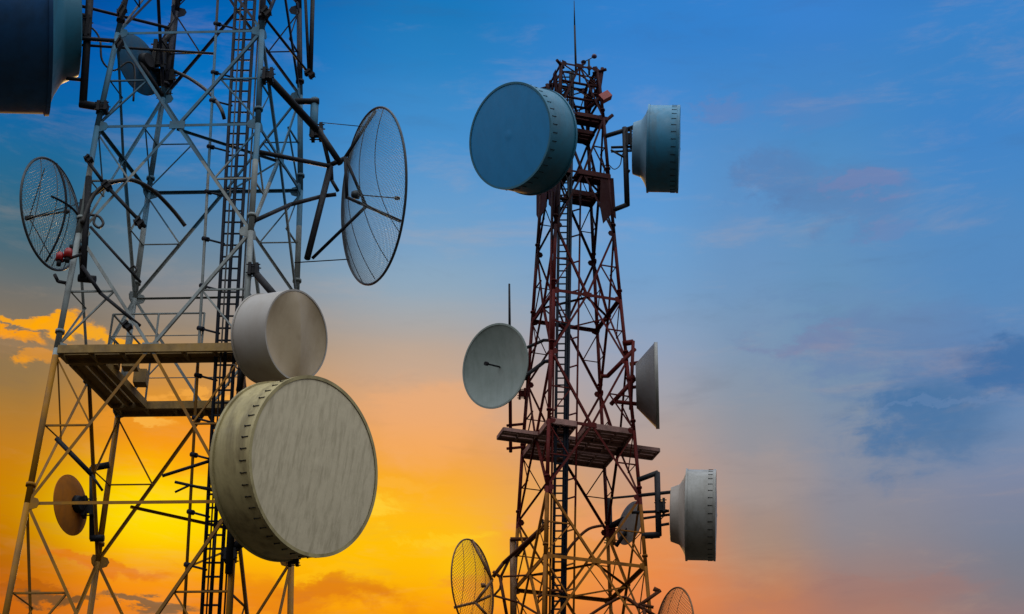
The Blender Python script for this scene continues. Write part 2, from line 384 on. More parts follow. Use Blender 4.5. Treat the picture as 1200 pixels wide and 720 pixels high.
def lattice(T, Zs, Ws, keys, apex, horiz, plan, root, mat, rl, sd_, sr, vis, thin_h=(), redund=None, skip_h=(), plan_f=(0, 1, 2, 3), heavy=()):
    """legs, K bracing with its secondary members, horizontals, plan bracing"""
    legs = []
    for i in range(4):
        b = MB()
        pts = [T.corner(i, Zs[k]) for k in keys]
        for p, q in zip(pts, pts[1:]): b.tube(p, q, rl, 12)
        for k in keys[1:-1]:
            p = T.corner(i, Zs[k] + .35); q = T.corner(i, Zs[k] + .41); b.tube(p, q, rl * 1.55, 12)
        lg = b.build('leg', mat, root); legs.append(lg)
        f = MB(); f.box(T.corner(i, .2) , ((1, 0, 0), (0, 1, 0), (0, 0, 1)), (1.0, 1.0, .4)).build('footing', mDark, lg)
    rest = MB(); rest_n = 0
    for ki, k in enumerate(keys):
        z = Zs[k]
        for f in range(4):
            a, b = T.corner(f, z), T.corner(f + 1, z); d = (b - a).normalized()
            z2 = Zs[keys[min(ki + 1, len(keys) - 1)]]; z1 = Zs[keys[max(ki - 1, 0)]]
            n_ = T.nrm(f, z1, z2)
            upv = n_.cross(d) if n_.cross(d).z > 0 else -n_.cross(d)
            # gusset plates where the bracing meets the leg
            if k in vis:
                for e, c, s_ in ((f, a, 1), (f + 1, b, -1)):
                    gw, gh = rl * 3.0, rl * 4.6
                    q = MB(); o_ = c + d * (s_ * (rl + gw * .35)) + n_ * (rl * .3)
                    q.add([o_ + d * x + upv * y + n_ * t for t in (-.008, .008) for x, y in
                           ((-gw * .5 * s_, -gh * .5), (gw * .35 * s_, -gh * .32), (gw * .6 * s_, 0), (gw * .35 * s_, gh * .32), (-gw * .5 * s_, gh * .5))],
                          [(0, 1, 2, 3, 4), (9, 8, 7, 6, 5)] + [(i, (i + 1) % 5, 5 + (i + 1) % 5, 5 + i) for i in range(5)])
                    q.build('gusset_plate', mat, legs[e % 4])
            mid = (a + b) / 2
            if k in horiz and (k, f) not in skip_h:
                sz = sd_ * (.62 if (k, f) in thin_h else 1.5 if k in heavy else 1.05)
                h = MB().angle(a + n_ * .012, b + n_ * .012, sz, n_).build('horizontal_beam', mat, root)
                if k in apex:
                    MB().box(mid + n_ * .03, (d, upv, n_), (rl * 5.2, rl * 3.0, .014)).build('gusset_plate', mat, h)
            if k in plan and f in plan_f:
                m2 = (T.corner(f + 1, z) + T.corner(f + 2, z)) / 2
                MB().angle(mid - Vector((0, 0, .06)), m2 - Vector((0, 0, .06)), sd_ * .8, Vector((0, 0, 1))).build('plan_brace', mat, root)
            if k not in apex: continue
            for dk in (-1, 1):
                kj = ki + dk
                if not 0 <= kj < len(keys): continue
                k2 = keys[kj]; zz = Zs[k2]
                for e, s_ in ((f, 1), (f + 1, -1)):
                    c0, c1 = T.corner(e, z), T.corner(e, zz)
                    nn = T.nrm(f, min(z, zz), max(z, zz)); end = c1
                    MB().angle(mid + nn * .02, end + nn * .02, sd_, nn, s_ * dk).build('diagonal_brace', mat, root)
                    hm = mid.lerp(end, .5); lm = c0.lerp(c1, .5)
                    visible = (k in vis and k2 in vis) and (redund is None or k in redund and k2 in redund)
                    for p, q in ((hm, lm), (hm, c0.lerp(c1, .04))):
                        if visible: MB().angle(p - nn * .03, q - nn * .03, sr, nn, s_).build('secondary_brace', mat, root)
                        else: rest.angle(p - nn * .03, q - nn * .03, sr, nn, s_); rest_n += 1
    if rest_n:
        o = rest.build('secondary_brace', mat, root); o['kind'] = 'stuff'
    return legs

towerL = thing('lattice_tower', 'large near steel lattice tower with pale upper legs and glow-tinted lower legs', 'tower', (TL.c[0], TL.c[1], 0))
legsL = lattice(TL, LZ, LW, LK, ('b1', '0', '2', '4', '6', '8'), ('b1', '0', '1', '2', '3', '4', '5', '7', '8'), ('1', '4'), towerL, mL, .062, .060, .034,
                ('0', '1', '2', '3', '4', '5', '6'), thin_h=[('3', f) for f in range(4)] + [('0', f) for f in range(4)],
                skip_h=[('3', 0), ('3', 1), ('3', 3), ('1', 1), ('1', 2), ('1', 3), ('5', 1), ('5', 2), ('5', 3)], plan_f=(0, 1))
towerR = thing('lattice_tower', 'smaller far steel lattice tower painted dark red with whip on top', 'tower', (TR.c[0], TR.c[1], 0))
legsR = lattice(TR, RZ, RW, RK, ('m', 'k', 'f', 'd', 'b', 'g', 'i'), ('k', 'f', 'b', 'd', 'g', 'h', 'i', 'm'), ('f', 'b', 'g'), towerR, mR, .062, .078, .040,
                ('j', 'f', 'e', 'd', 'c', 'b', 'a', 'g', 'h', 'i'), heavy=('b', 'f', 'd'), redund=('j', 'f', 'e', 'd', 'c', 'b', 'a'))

# ------------------------------------------------------------------ ladders and conduits
def ladder(T, face, rails, root, mat, off, step, rr, ext=(-90, 830)):
    """rails: three pixel lines ((x at y0), (x at y1)) on the plane of a face"""
    y0, y1 = 150, 700
    def pt(l, y): return T.on_face(face, l[0] + (l[1] - l[0]) * (y - y0) / (y1 - y0), y, off)
    top = [pt(l, ext[0]) for l in rails]; bot = [pt(l, ext[1]) for l in rails]
    rt = thing_part('ladder', root)
    for a, b in zip(top, bot): MB().tube(b, a, rr, 8).build('ladder_rail', mat, rt)
    a0, a1, b0, b1 = bot[0], top[0], bot[1], top[1]
    n_ = int((a1 - a0).length / step)
    for i in range(n_ + 1):
        t = i / n_; MB().tube(a0.lerp(a1, t), b0.lerp(b1, t), rr * .62, 6).build('rung', mat, rt)
    return rt, top, bot
def thing_part(name, parent):
    o = bpy.data.objects.new(name, None); COL.objects.link(o); o.parent = parent; return o

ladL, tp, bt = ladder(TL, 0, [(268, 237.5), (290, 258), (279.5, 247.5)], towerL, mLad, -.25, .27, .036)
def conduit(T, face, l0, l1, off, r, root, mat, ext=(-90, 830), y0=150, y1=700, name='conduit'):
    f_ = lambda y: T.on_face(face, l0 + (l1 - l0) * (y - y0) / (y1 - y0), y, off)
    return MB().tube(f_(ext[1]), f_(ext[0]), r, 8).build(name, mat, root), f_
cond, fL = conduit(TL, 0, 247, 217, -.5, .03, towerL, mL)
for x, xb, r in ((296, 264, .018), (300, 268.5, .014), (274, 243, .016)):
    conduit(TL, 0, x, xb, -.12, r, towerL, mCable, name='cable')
for y in (28, 85, 118, 172, 225, 280, 335, 385, 440, 490, 533, 600, 662):
    p = fL(y); q = TL.on_face(0, 270 + (240 - 270) * (y - 150) / 550, y + 6, -.25)
    MB().tube(p, q, .022, 8).tube(p - (q - p) * .08, p + (q - p) * .18, .05, 8).build('conduit_bracket', mLad, cond)

ladR, tpR, btR = ladder(TR, 0, [(656.5, 648), (670.5, 662), (667.5, 658.5)], towerR, mLad, -.35, .27, .05, ext=(84, 830))
condR, fR = conduit(TR, 0, 681.5, 672.5, -.8, .035, towerR, mR, ext=(200, 830))
for x, xb, r in ((648.5, 640, .05), (653, 644.5, .035)):
    conduit(TR, 0, x, xb, -.15, r, towerR, mR, ext=(225, 830), name='cable')
for y in (245, 275, 306, 340, 395, 428, 484, 560, 582, 620, 660, 690):
    p = fR(y); q = TR.on_face(0, 671 + (662.5 - 671) * (y - 150) / 550, y + 3, -.35)
    MB().tube(p, q, .03, 6).build('conduit_bracket', mR, condR)

# ------------------------------------------------------------------ platforms
def strip(T, z, a0, a1, b0, b1, th=.06):
    return [T.pt(a0, b0, z), T.pt(a1, b0, z), T.pt(a1, b1, z), T.pt(a0, b1, z)]
def deck(T, z, rects, root, mat, name, th=.05, edge=.16):
    p = thing_part(name, root)
    for (a0, a1, b0, b1) in rects:
        q = strip(T, z, a0, a1, b0, b1); sl = MB()
        la, lb = (q[1] - q[0]).length, (q[3] - q[0]).length
        n_b = max(2, int(min(la, lb) / .21))
        for i in range(n_b):
            t0, t1 = (i + .10) / n_b, (i + .90) / n_b
            if la >= lb: sl.slab([q[0].lerp(q[3], t0), q[1].lerp(q[2], t0), q[1].lerp(q[2], t1), q[0].lerp(q[3], t1)], th * random.uniform(.8, 1.2))
            else: sl.slab([q[0].lerp(q[1], t0), q[0].lerp(q[1], t1), q[3].lerp(q[2], t1), q[3].lerp(q[2], t0)], th * random.uniform(.8, 1.2))
        sl.build('deck_plate', mat, p)
        e = MB()
        for i in range(4):
            c, d = q[i], q[(i + 1) % 4]
            e.bar(c + Vector((0, 0, -.05)), d + Vector((0, 0, -.05)), .05, edge, Vector((0, 0, 1)))
        nb = max(2, int((q[1] - q[0]).length / .55))
        for i in range(1, nb):
            t = i / nb; e.bar(q[0].lerp(q[1], t) + Vector((0, 0, -.09)), q[3].lerp(q[2], t) + Vector((0, 0, -.09)), .045, .08, Vector((0, 0, 1)))
        e.build('deck_frame', mat, p)
    return p
z2 = LZ['2']
pl = deck(TL, z2 + .02, [(-.98, 1.0, -1.02, -.70), (-.97, -.60, -.66, .72), (-.95, .95, .76, 1.0)], towerL, mDeckL, 'platform', .05, .17)
# handrail of the platform
hr = MB(); zr = z2 + 1.05
for p, q in (((-.60, -.62), (.42, -.62)), ((-.60, -.62), (-.60, .70)), ((-.60, .70), (.5, .70))):
    hr.tube(TL.pt(*p, zr), TL.pt(*q, zr), .022, 6); hr.tube(TL.pt(*p, z2 + .55), TL.pt(*q, z2 + .55), .012, 6)
    for t in (0, .5, 1):
        a = p[0] + (q[0] - p[0]) * t; b = p[1] + (q[1] - p[1]) * t; hr.tube(TL.pt(a, b, z2), TL.pt(a, b, zr), .022, 6)
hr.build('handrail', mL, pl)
for a, b, dx, dz in ((-.62, -.35, .22, .42), (-.45, -.30, .30, .26), (-.50, .2, .26, .3)):
    MB().box(TL.pt(a, b, z2 + .05 + dz / 2), ((1, 0, 0), (0, 1, 0), (0, 0, 1)), (dx, .25, dz)).build('junction_box', mDeckL, pl)

zd = RZ['d']
plR = deck(TR, zd + .02, [(-1.0, -.36, -1.0, -.36), (-.10, 1.0, -1.0, -.30), (-1.0, 1.0, .34, 1.0)], towerR, mDeckR, 'platform', .05, .2)
wk = deck(TR, zd + .03, [(-1.82, -.62, -.24, .26), (-.62, 1.9, -.24, .26)], towerR, mDeckR, 'walkway', .05, .13)
plH = deck(TR, RZ['h'] + .05, [(-.2, 1.2, -1.0, -.35), (-.2, 1.0, .2, 1.0)], towerR, mDeckT, 'upper_platform', .05, .16)
plG = deck(TR, RZ['g'] + .05, [(-.2, 1.05, -1.05, -.5), (-.1, 1.05, .35, 1.05), (-1, -.5, -1, 1)], towerR, mDeckT, 'upper_platform', .05, .2)
# skirt plates hanging on the legs under the upper platform
def plate_on(T, face, poly, off, root, mat, th=.03, name='skirt_plate'):
    zr_ = (RZ['a'], RZ['g']); q = [T.on_face(face, x, y, off, zr_) for x, y in poly]
    return MB().slab(q, th, T.nrm(face, *zr_)).build(name, mat, root)
plate_on(TR, 3, [(628.5, 220), (641, 212), (640, 242), (631, 258), (628.5, 252)], .02, towerR, mR)
plate_on(TR, 3, [(642, 216), (655, 200), (655, 240), (649, 247), (643, 240)], .02, towerR, mR)
plate_on(TR, 0, [(704, 208), (719, 209), (722, 256), (716, 252), (707, 262), (703, 240)], .03, towerR, mR)
# crown of the far tower: a second ring, posts and short arms
cr = MB()
zi = RZ['i']
for f in range(4):
    a, b = TR.corner(f, zi), TR.corner(f + 1, zi)
    up = Vector((0, 0, -.8))
    cr.tube(a, a + up, .06, 8); cr.tube(a + up, b + up, .05, 8)
    cr.tube(a + up * .5, b + up * .5, .03, 6); cr.tube(a, b + up, .03, 6)
    cr.tube((a + b) / 2, (a + b) / 2 + up, .035, 6)
    cr.tube(a + Vector((0, 0, -1.5)), b + Vector((0, 0, -1.5)), .05, 8); cr.tube(a + up, b + up * 1.9, .03, 6); cr.tube(b + up, (a + b) / 2, .03, 6)
    out = (a - TR.pt(0, 0, zi)).normalized()
    cr.tube(a + Vector((0, 0, -.1)) - out * .2, a + Vector((0, 0, -.1)) + out * .35, .06, 8)
cr.build('top_frame', mR, towerR)
p = at(709, 114, TR.corner(1, zi).y)
MB().box(p, (Vector((.8, .1, .6)), Vector((-.1, 1, 0)), Vector((-.6, 0, .8))), (.42, .3, .3)).build('red_lamp_box', paint('red enamel', (.28, .02, .02), .4), towerR)
MB().tube(at(688, 128, TR.corner(1, zi).y), at(706, 113, TR.corner(1, zi).y), .09, 8).build('outrigger_arm', mR, towerR)
for a, b in (((700, 150), (718, 135)), ((655, 140), (640, 118)), ((706, 80), (700, 120)), ((641, 99), (645, 112))):
    MB().tube(at(*a, TR.corner(1, zi).y), at(*b, TR.corner(1, zi).y), .07, 8).build('outrigger_arm', mR, towerR)

# ------------------------------------------------------------------ antenna materials
def radome(name, base, dirt, streak=.5, var=.35, rough=.55, scale=1.6):
    return paint(name, base, rough, 0, var, scale, streak, dirt=dirt, spec=.35, bump=.15)
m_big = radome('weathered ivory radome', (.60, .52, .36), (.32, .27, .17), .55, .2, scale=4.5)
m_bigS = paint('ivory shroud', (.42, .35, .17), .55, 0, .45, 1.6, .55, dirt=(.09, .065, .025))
m_mid = radome('beige radome', (.40, .32, .22), (.22, .15, .08), .2)
m_midS = paint('beige shroud', (.38, .36, .34), .5, 0, .25, 1.2, .3, dirt=(.25, .2, .15))
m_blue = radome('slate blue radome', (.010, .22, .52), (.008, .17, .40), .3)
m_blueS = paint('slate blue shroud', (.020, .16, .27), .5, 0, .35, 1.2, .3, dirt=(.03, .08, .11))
m_navy = paint('navy shroud', (.010, .085, .25), .5, 0, .35, 1.2, .3, dirt=(.01, .03, .06))
m_steelB = paint('blue grey drum sides', (.030, .20, .36), .5, 0, .4, 1.3, .45, dirt=(.05, .10, .13))
m_grey = paint('grey drum sides', (.26, .26, .25), .45, .1, .4, 1.3, .45, dirt=(.11, .10, .08))
m_coneB = paint('pale blue grey drum back', (.13, .26, .38), .6, 0, .3, 1.3, .3, dirt=(.07, .12, .16), spec=.2)
m_coneG = paint('warm grey drum back', (.36, .32, .29), .6, 0, .3, 1.3, .3, dirt=(.16, .12, .09), spec=.2)
m_dish = radome('grey green dish', (.24, .29, .28), (.10, .14, .12), .25, .3, .5)
m_side = paint('grey dish back', (.16, .16, .17), .5, .1, .3, 1.2, .3)
m_tan = paint('tan small dish', (.50, .17, .02), .7, 0, .35, 2.5, .2, spec=.1)
m_slate = paint('slate small dish', (.014, .075, .15), .7, 0, .35, 2.5, .2, spec=.08)
m_gsm = paint('grey small dish', (.22, .20, .19), .5, 0, .35, 2.5, .2)
m_frame = paint('grid frame', (.04, .055, .07), .5, .3, .3, 4)
m_wire = paint('grid wire', (.16, .19, .21), .5, .3, .3, 4)
m_wireO = paint('rusty grid wire', (.16, .07, .02), .5, .2, .3, 4)

def axis(px, py, ratio, lean, side, front):
    """axis of a round dish from how its rim looks: ratio of its axes, lean of the long axis (degrees), side it faces"""
    d = ray(px, py).normalized(); r_ = (cx - d * cx.dot(d)).normalized(); up = r_.cross(d)
    s_ = math.sqrt(1 - ratio ** 2); th = R(lean)
    return (-d * (ratio * front) + r_ * (side * s_ * math.cos(th)) + up * (s_ * math.sin(th))).normalized()

def feeder(root, p, d, drop, rad):
    """black coax leaving the back of a dish, with a drip loop, then running down"""
    h = Vector((d.x, d.y, 0)).normalized() if abs(d.z) < .99 else Vector((1, 0, 0)); z = Vector((0, 0, -1))
    q = [p, p + h * drop * .25, p + h * drop * .45 + z * drop * .25, p + h * drop * .55 + z * drop * .75, p + h * drop * .8 + z * drop * .95, p + h * drop * 1.05 + z * drop * .7, p + h * drop * 1.2 + z * drop * .85, p + h * drop * 1.25 + z * drop * 1.6]
    sm = []
    for i in range(len(q) - 1):
        p0, p1, p2, p3 = q[max(i - 1, 0)], q[i], q[i + 1], q[min(i + 2, len(q) - 1)]
        for j in range(5):
            t = j / 5; sm.append(.5 * ((2 * p1) + (p2 - p0) * t + (2 * p0 - 5 * p1 + 4 * p2 - p3) * t * t + (3 * p1 - p0 - 3 * p2 + p3) * t ** 3))
    return MB().path(sm + [q[-1]], rad, 6).build('feeder_cable', mCable, root)
def drum(label, face_c, Y, rad_px, n_, length, mats, back=0.0, back_r=.55, loc_z=None, clips=44, crease=False, name='drum_antenna', group='drum antennas'):
    """deep shrouded dish: face_c is the pixel of the middle of its front"""
    c = at(*face_c, Y); r = rad_px * px_size(c); L_ = length * r
    rt = thing(name, label, 'antenna', c - n_ * L_, group)
    mS, mF, mB = mats
    bb = c - n_ * L_
    s = MB().lathe(bb, n_, [(-.012 * r, r * .96), (-.012 * r, r * 1.022), (.03 * r, r * 1.022), (.03 * r, r), (L_ * .40, r), (L_ * .66, r),
                             (L_ * .93, r), (L_ * .93, r * 1.014), (L_ * 1.0, r * 1.014), (L_, r * .975)], 96, True)
    so = s.build('shroud', mS, rt)
    for p_ in so.data.polygons: p_.use_smooth = True
    so.data.set_sharp_from_angle(angle=R(30))
    # front cover with a shallow bulge; the crease is a real fold in the cloth
    a, b = ortho(n_); f = MB(); rings, seg = 14, 96; vs_ = [c + n_ * (.03 * r)]; fs = []
    def lift(x, y):
        rr_ = math.hypot(x, y); h = .03 * (1 - rr_ ** 2)
        if crease:
            q = x * .95 + y * .30; h += -.30 * (abs(q - .02) - .25) * (1 - rr_ ** 3) + .03 * math.sin(9 * y) * max(0, .2 - abs(q)) * (1 - rr_)
        else: h += .003 * math.sin(7 * x + 2) * math.sin(4 * y) * (1 - rr_)
        return h
    vs_[0] = c + n_ * (lift(0, 0) * r)
    wv = Vector((0, 0, 1)); uu = (wv - n_ * wv.dot(n_)).normalized(); rr2 = uu.cross(n_)
    for k in range(1, rings + 1):
        for i in range(seg):
            t = 2 * math.pi * i / seg; x, y = k / rings * math.cos(t), k / rings * math.sin(t)
            vs_.append(c + rr2 * (x * r * .978) + uu * (y * r * .978) + n_ * (lift(x, y) * r - .01 * r))
    for i in range(seg): fs.append((0, 1 + i, 1 + (i + 1) % seg))
    for k in range(rings - 1):
        for i in range(seg):
            o_ = 1 + k * seg; fs.append((o_ + i, o_ + seg + i, o_ + seg + (i + 1) % seg, o_ + (i + 1) % seg))
    f.add(vs_, fs, True); f.build('radome', mF, rt)
    # spring clips round the front edge
    a, b = ortho(n_)
    for i in range(clips):
        t = 2 * math.pi * i / clips; o_ = a * math.cos(t) + b * math.sin(t); tn = n_.cross(o_)
        k = MB().box(c + o_ * (r * 1.004) - n_ * (L_ * .17), (n_, tn, o_), (L_ * .14, r * .007, r * .010))
        k.box(c + o_ * (r * 1.006) - n_ * (L_ * .245), (n_, tn, o_), (r * .012, r * .016, r * .014))
        k.build('spring_clip', mDark, so)
    # reflector seen from behind
    if back: pr = [(0, r * .97), (-back * r * .2, r * .80), (-back * r * .42, r * .68), (-back * r * .5, r * .66), (-back * r, r * back_r), (-back * r * 1.03, r * back_r * .96), (-back * r * 1.03, 0.001)]
    else: pr = [(0.01, r * .97), (-.12 * r, r * .8), (-.24 * r, r * .45), (-.26 * r, .001)]
    ro = MB().lathe(bb, n_, pr, 64).build('reflector_back', mB, rt)
    ro.data.set_sharp_from_angle(angle=R(35))
    feeder(rt, bb - n_ * ((back * 1.03 if back else .26) * r) - Vector((0, 0, .05)), -n_, .55 * r, max(.016, r * .012))
    return rt, c, r, bb, n_

def pole(root, name, pts, r, Y, mat=mDark, n=10):
    """tube through pixels at forward distance Y (one value, or one per point)"""
    Ys = Y if isinstance(Y, (list, tuple)) else [Y] * len(pts)
    q = [at(*p_, y) for p_, y in zip(pts, Ys)]; b = MB()
    for a, c in zip(q, q[1:]): b.tube(a, c, r, n)
    return b.build(name, mat, root)
def block(root, name, p0, p1, Y, depth, mat=mDark):
    """a bolted clamp: two jaws with a gap and the bolts that draw them together"""
    a, b, c = at(p0[0], p0[1], Y), at(p1[0], p0[1], Y), at(p0[0], p1[1], Y)
    o_ = (b + c) / 2; W, H = (b - a).length, (c - a).length; x = (b - a).normalized(); y = Vector((0, 1, 0)); z = Vector((0, 0, 1)); q = MB()
    if name == 'clamp': x = (b - a + (c - a)).normalized(); z = (a - b + (c - a)).normalized(); W *= .8; H *= .6
    for s_ in (-1, 1): q.box(o_ + x * (s_ * W * .30), (x, y, z), (W * .26, depth * .8, H * (.92 if s_ > 0 else 1)))
    q.box(o_, (x, y, z), (W * .40, depth * .45, H * .55))
    for k in (-.34, .34):
        for d in (-.3, .3): q.tube(o_ + z * (H * k) + y * (depth * d) - x * (W * .58), o_ + z * (H * k) + y * (depth * d) + x * (W * .58), min(W, H) * .06, 6)
    return q.build(name, mat, root)

YA, YC, YB, YD = [TL.corner(i, LZ['4']).y for i in (0, 1, 3, 2)]
# --- near tower -----------------------------------------------------
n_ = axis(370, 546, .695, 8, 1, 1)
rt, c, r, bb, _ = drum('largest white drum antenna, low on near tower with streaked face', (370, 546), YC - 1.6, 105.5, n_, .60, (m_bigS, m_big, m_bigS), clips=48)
pole(rt, 'mount_pipe', [(276, 520), (268, 672)], .07, YC - .35)
pole(rt, 'mount_arm', [(262, 652), (330, 600)], .09, [YC - .1, YC - .9])
block(rt, 'mount_clamp', (262, 644), (278, 658), YC - .25, .3)
pole(rt, 'side_strut', [(344, 655), (352, 640)], .05, [YD - .3, YC - .4])
block(rt, 'drain_bracket', (337, 652), (351, 663), YC - .3, .2)
n_ = axis(348, 393, .667, 7, 1, 1)
rt, c, r, bb, _ = drum('beige drum antenna with creased cover just above the largest drum', (348, 393), YC - 1.15, 53.5, n_, 1.0, (m_midS, m_mid, m_midS), clips=0, crease=True)
pole(rt, 'mount_arm', [(294, 314), (330, 356)], .075, [YC, YC - .6])
block(rt, 'mount_clamp', (290, 310), (304, 324), YC - .1, .25)
pole(rt, 'mount_pipe', [(290, 400), (280, 458)], .06, YC - .3)
n_ = axis(-24, 24, .02, 2, -1, 1)
rt, c, r, bb, _ = drum('dark blue drum antenna on pipe bracket, top left of near tower', (-25, 24), YA - .2, 108, n_, .72, (m_navy, m_navy, m_blueS), back=.33, back_r=.58, clips=44)
pole(rt, 'mount_pipe', [(109, -60), (97, 124)], .085, YA)
pole(rt, 'mount_arm', [(94, 122), (126, 127)], .085, [YA, YA - .05])
block(rt, 'mount_clamp', (113, 121), (127, 132), YA - .05, .28)
block(rt, 'mount_block', (92, 20), (106, 47), YA, .3)
pole(rt, 'side_strut', [(58, -2), (198, 33)], .035, [YA - .3, YA + 1.2])
pole(rt, 'side_strut', [(84, 17), (106, 20)], .06, YA)
pole(rt, 'side_strut', [(80, 44), (134, 48)], .045, [YA - .2, YA])
pole(rt, 'side_strut', [(80, 52), (250, 63)], .03, [YA - .2, YA + 1.5])
pole(rt, 'side_strut', [(78, 92), (98, 94)], .04, YA)

def solid_dish(label, c_px, Y, rad_px, n_, mat, depth=.32, feed=True, hub=True, name='dish_antenna', group=None, rimw=.03):
    c = at(*c_px, Y); r = rad_px * px_size(c); rt = thing(name, label, 'antenna', c - n_ * (r * depth), group)
    outer = [(-depth * r * (1 - (i / 14) ** 2), max(.001, r * i / 14)) for i in range(15)]
    inner = [(h + .02 * r, q) for h, q in reversed(outer)]
    MB().lathe(c, n_, [(h - .012 * r, q) for h, q in outer] + [(0, r * (1 + rimw)), (.025 * r, r * (1 + rimw)), (.025 * r, r * .985)] + inner, 72).build('reflector', mat, rt).data.set_sharp_from_angle(angle=R(40))
    v = c - n_ * (depth * r)
    if feed:
        fd = MB().tube(v, v + n_ * (r * .50), r * .022, 8).tube(v + n_ * (r * .46), v + n_ * (r * .54), r * .05, 10); fd.build('feed_rod', mDark, rt)
    if hub:
        MB().tube(v - n_ * (r * .22), v, r * .24, 20, r * .30).build('hub', mDark, rt)
    return rt, c, r, v
# small round dishes
n_ = axis(85, 592, .52, -9, -1, -1)
rt, c, r, v = solid_dish('small tan dish seen from behind, low on the near tower', (83, 592), YB - .2, 35, n_, m_tan, .22, False, True, group='small round dishes')
pole(rt, 'mount_pipe', [(108, 548), (108, 632)], .06, YB)
pole(rt, 'mount_arm', [(107, 549), (128, 545)], .07, YB)
pole(rt, 'mount_arm', [(106, 631), (122, 631)], .07, YB)
block(rt, 'mount_block', (96, 583), (112, 606), YB - .1, .25)
n_ = axis(165, 76, .55, -24, -1, -1)
rt, c, r, v = solid_dish('small slate dish high inside the near tower under its top', (163, 76), YB - .5, 37, n_, m_slate, .22, False, True, group='small round dishes')
pole(rt, 'mount_pipe', [(208, -20), (196, 112)], .09, YB)
block(rt, 'mount_block', (178, 50), (196, 84), YB - .3, .35)
pole(rt, 'mount_arm', [(150, 52), (190, 112)], .05, YB - .7)
pole(rt, 'mount_arm', [(178, 62), (204, 38)], .07, YB - .2)
block(rt, 'mount_clamp', (185, 84), (206, 98), YB, .3)
block(rt, 'mount_clamp', (184, 106), (200, 114), YB, .3)

def mesh_dish(label, c_px, Y, rad_px, n_, depth, mat, frame_mat, wires=46, group='wire grid dishes', ribs=True, wr=.0036, feed_len=.8):
    c = at(*c_px, Y); r = rad_px * px_size(c); v = c - n_ * (depth * r)
    rt = thing('grid_dish', label, 'antenna', v, group)
    wv = Vector((0, 0, 1)); uu = (wv - n_ * wv.dot(n_)).normalized(); rr_ = uu.cross(n_)
    P = lambda x, y: v + rr_ * (x * r) + uu * (y * r) + n_ * (depth * r * (x * x + y * y))
    seg = 72
    MB().path([P(math.cos(2 * math.pi * i / seg), math.sin(2 * math.pi * i / seg)) for i in range(seg)], .028 if r > .8 else .022, 8, True).build('rim', frame_mat, rt)
    m_ = MB()
    for i in range(wires):
        o_ = -1 + 2 * (i + .5) / wires; h = math.sqrt(max(0, 1 - o_ * o_))
        k = max(4, int(14 * h))
        for q in (1, -1):
            pts = []
            for j in range(k + 1):
                s_ = -h + 2 * h * j / k
                a, b = o_, s_
                x, y = (a + b * q) * .70711, (b - a * q) * .70711
                pts.append(P(x, y))
            m_.path(pts, wr, 3)
    m_.build('wire_mesh', mat, rt)
    if ribs:
        for x in (-.6, -.22, .2, .58):
            h = math.sqrt(1 - x * x) * .97
            MB().path([P(x + .10 * (1 - (i / 6 - 1) ** 2), h * (i / 6 - 1)) for i in range(13)], .0095, 5).build('rib', frame_mat, rt)
    hub = MB().lathe(v, n_, [(-.06 * r, .001), (-.05 * r, .035 * r), (-.01 * r, .05 * r), (.03 * r, .05 * r), (.03 * r, .001)], 24); hub.build('hub', frame_mat, rt)
    return rt, c, r, v, P

# wire dish on the left of the near tower, seen from behind
n_ = axis(60, 251, .48, -10, -1, -1)
rt, c, r, v, P = mesh_dish('wire grid dish with dark rim on left side of near tower', (60, 251), YA + .3, 66.5, n_, .30, m_wire, m_frame, 44)
fp = v + n_ * (r * .74)
MB().tube(v, fp, .022, 8).build('feed_boom', mDark, rt)
MB().tube(fp - n_ * .08, fp + n_ * .08, .05, 10).build('feed_horn', mDark, rt)
for x, y in ((-.1, -.86), (-.62, .55), (.55, .6)):
    MB().tube(P(x, y), fp, .012, 6).build('feed_strut', mDark, rt)
for p, q in (((-.93, .3), (.45, .05)), ((.1, .99), (.0, -.98))):
    MB().path([P(p[0] + (q[0] - p[0]) * i / 10, p[1] + (q[1] - p[1]) * i / 10) - n_ * .02 for i in range(11)], .026, 6).build('spar', mDark, rt)
pole(rt, 'mount_pipe', [(104, 208), (97, 326)], .07, YA - .05)
pole(rt, 'mount_arm', [(100, 235), (124, 218), (130, 213)], .05, YA)
pole(rt, 'mount_arm', [(92, 326), (112, 328)], .08, YA)
pole(rt, 'mount_arm', [(82, 290), (100, 292)], .06, YA)
pole(rt, 'mount_arm', [(64, 322), (68, 330), (78, 332), (80, 342)], .035, YA)
block(rt, 'mount_block', (92, 236), (104, 262), YA, .22)

# wire dish on the right of the near tower
n_ = axis(437, 230, .352, -5, 1, -1)
rt, c, r, v, P = mesh_dish('tall wire grid dish on long struts right of near tower', (437, 230), YD - .6, 104, n_, .20, m_wire, m_frame, 80)
Yd = (c - CAM).y
top = at(440, 133, Yd); rgt = at(470, 262, Yd); hub_ = v - n_ * .12
q1 = at(405, 188, Yd - .15); q2 = at(407, 235, Yd - .15); mm = q2.lerp(rgt, .36)
for a, b in ((q1, top), (q2, rgt), (q1, mm), (q1, q2)): MB().tube(a - Vector((0, .12, 0)), b - Vector((0, .08, 0)), .036, 8).build('spar', mDark, rt)
MB().tube(mm - Vector((0, .1, 0)), at(366, 303, YD - .1), .036, 8).build('support_strut', mDark, rt)
fq = v + n_ * (r * .50)
MB().tube(v, fq, .014, 6).build('feed_boom', mDark, rt)
MB().tube(fq - n_ * .06, fq + n_ * .04, .04, 10).build('feed_horn', mDark, rt)
Yt = YD - .3
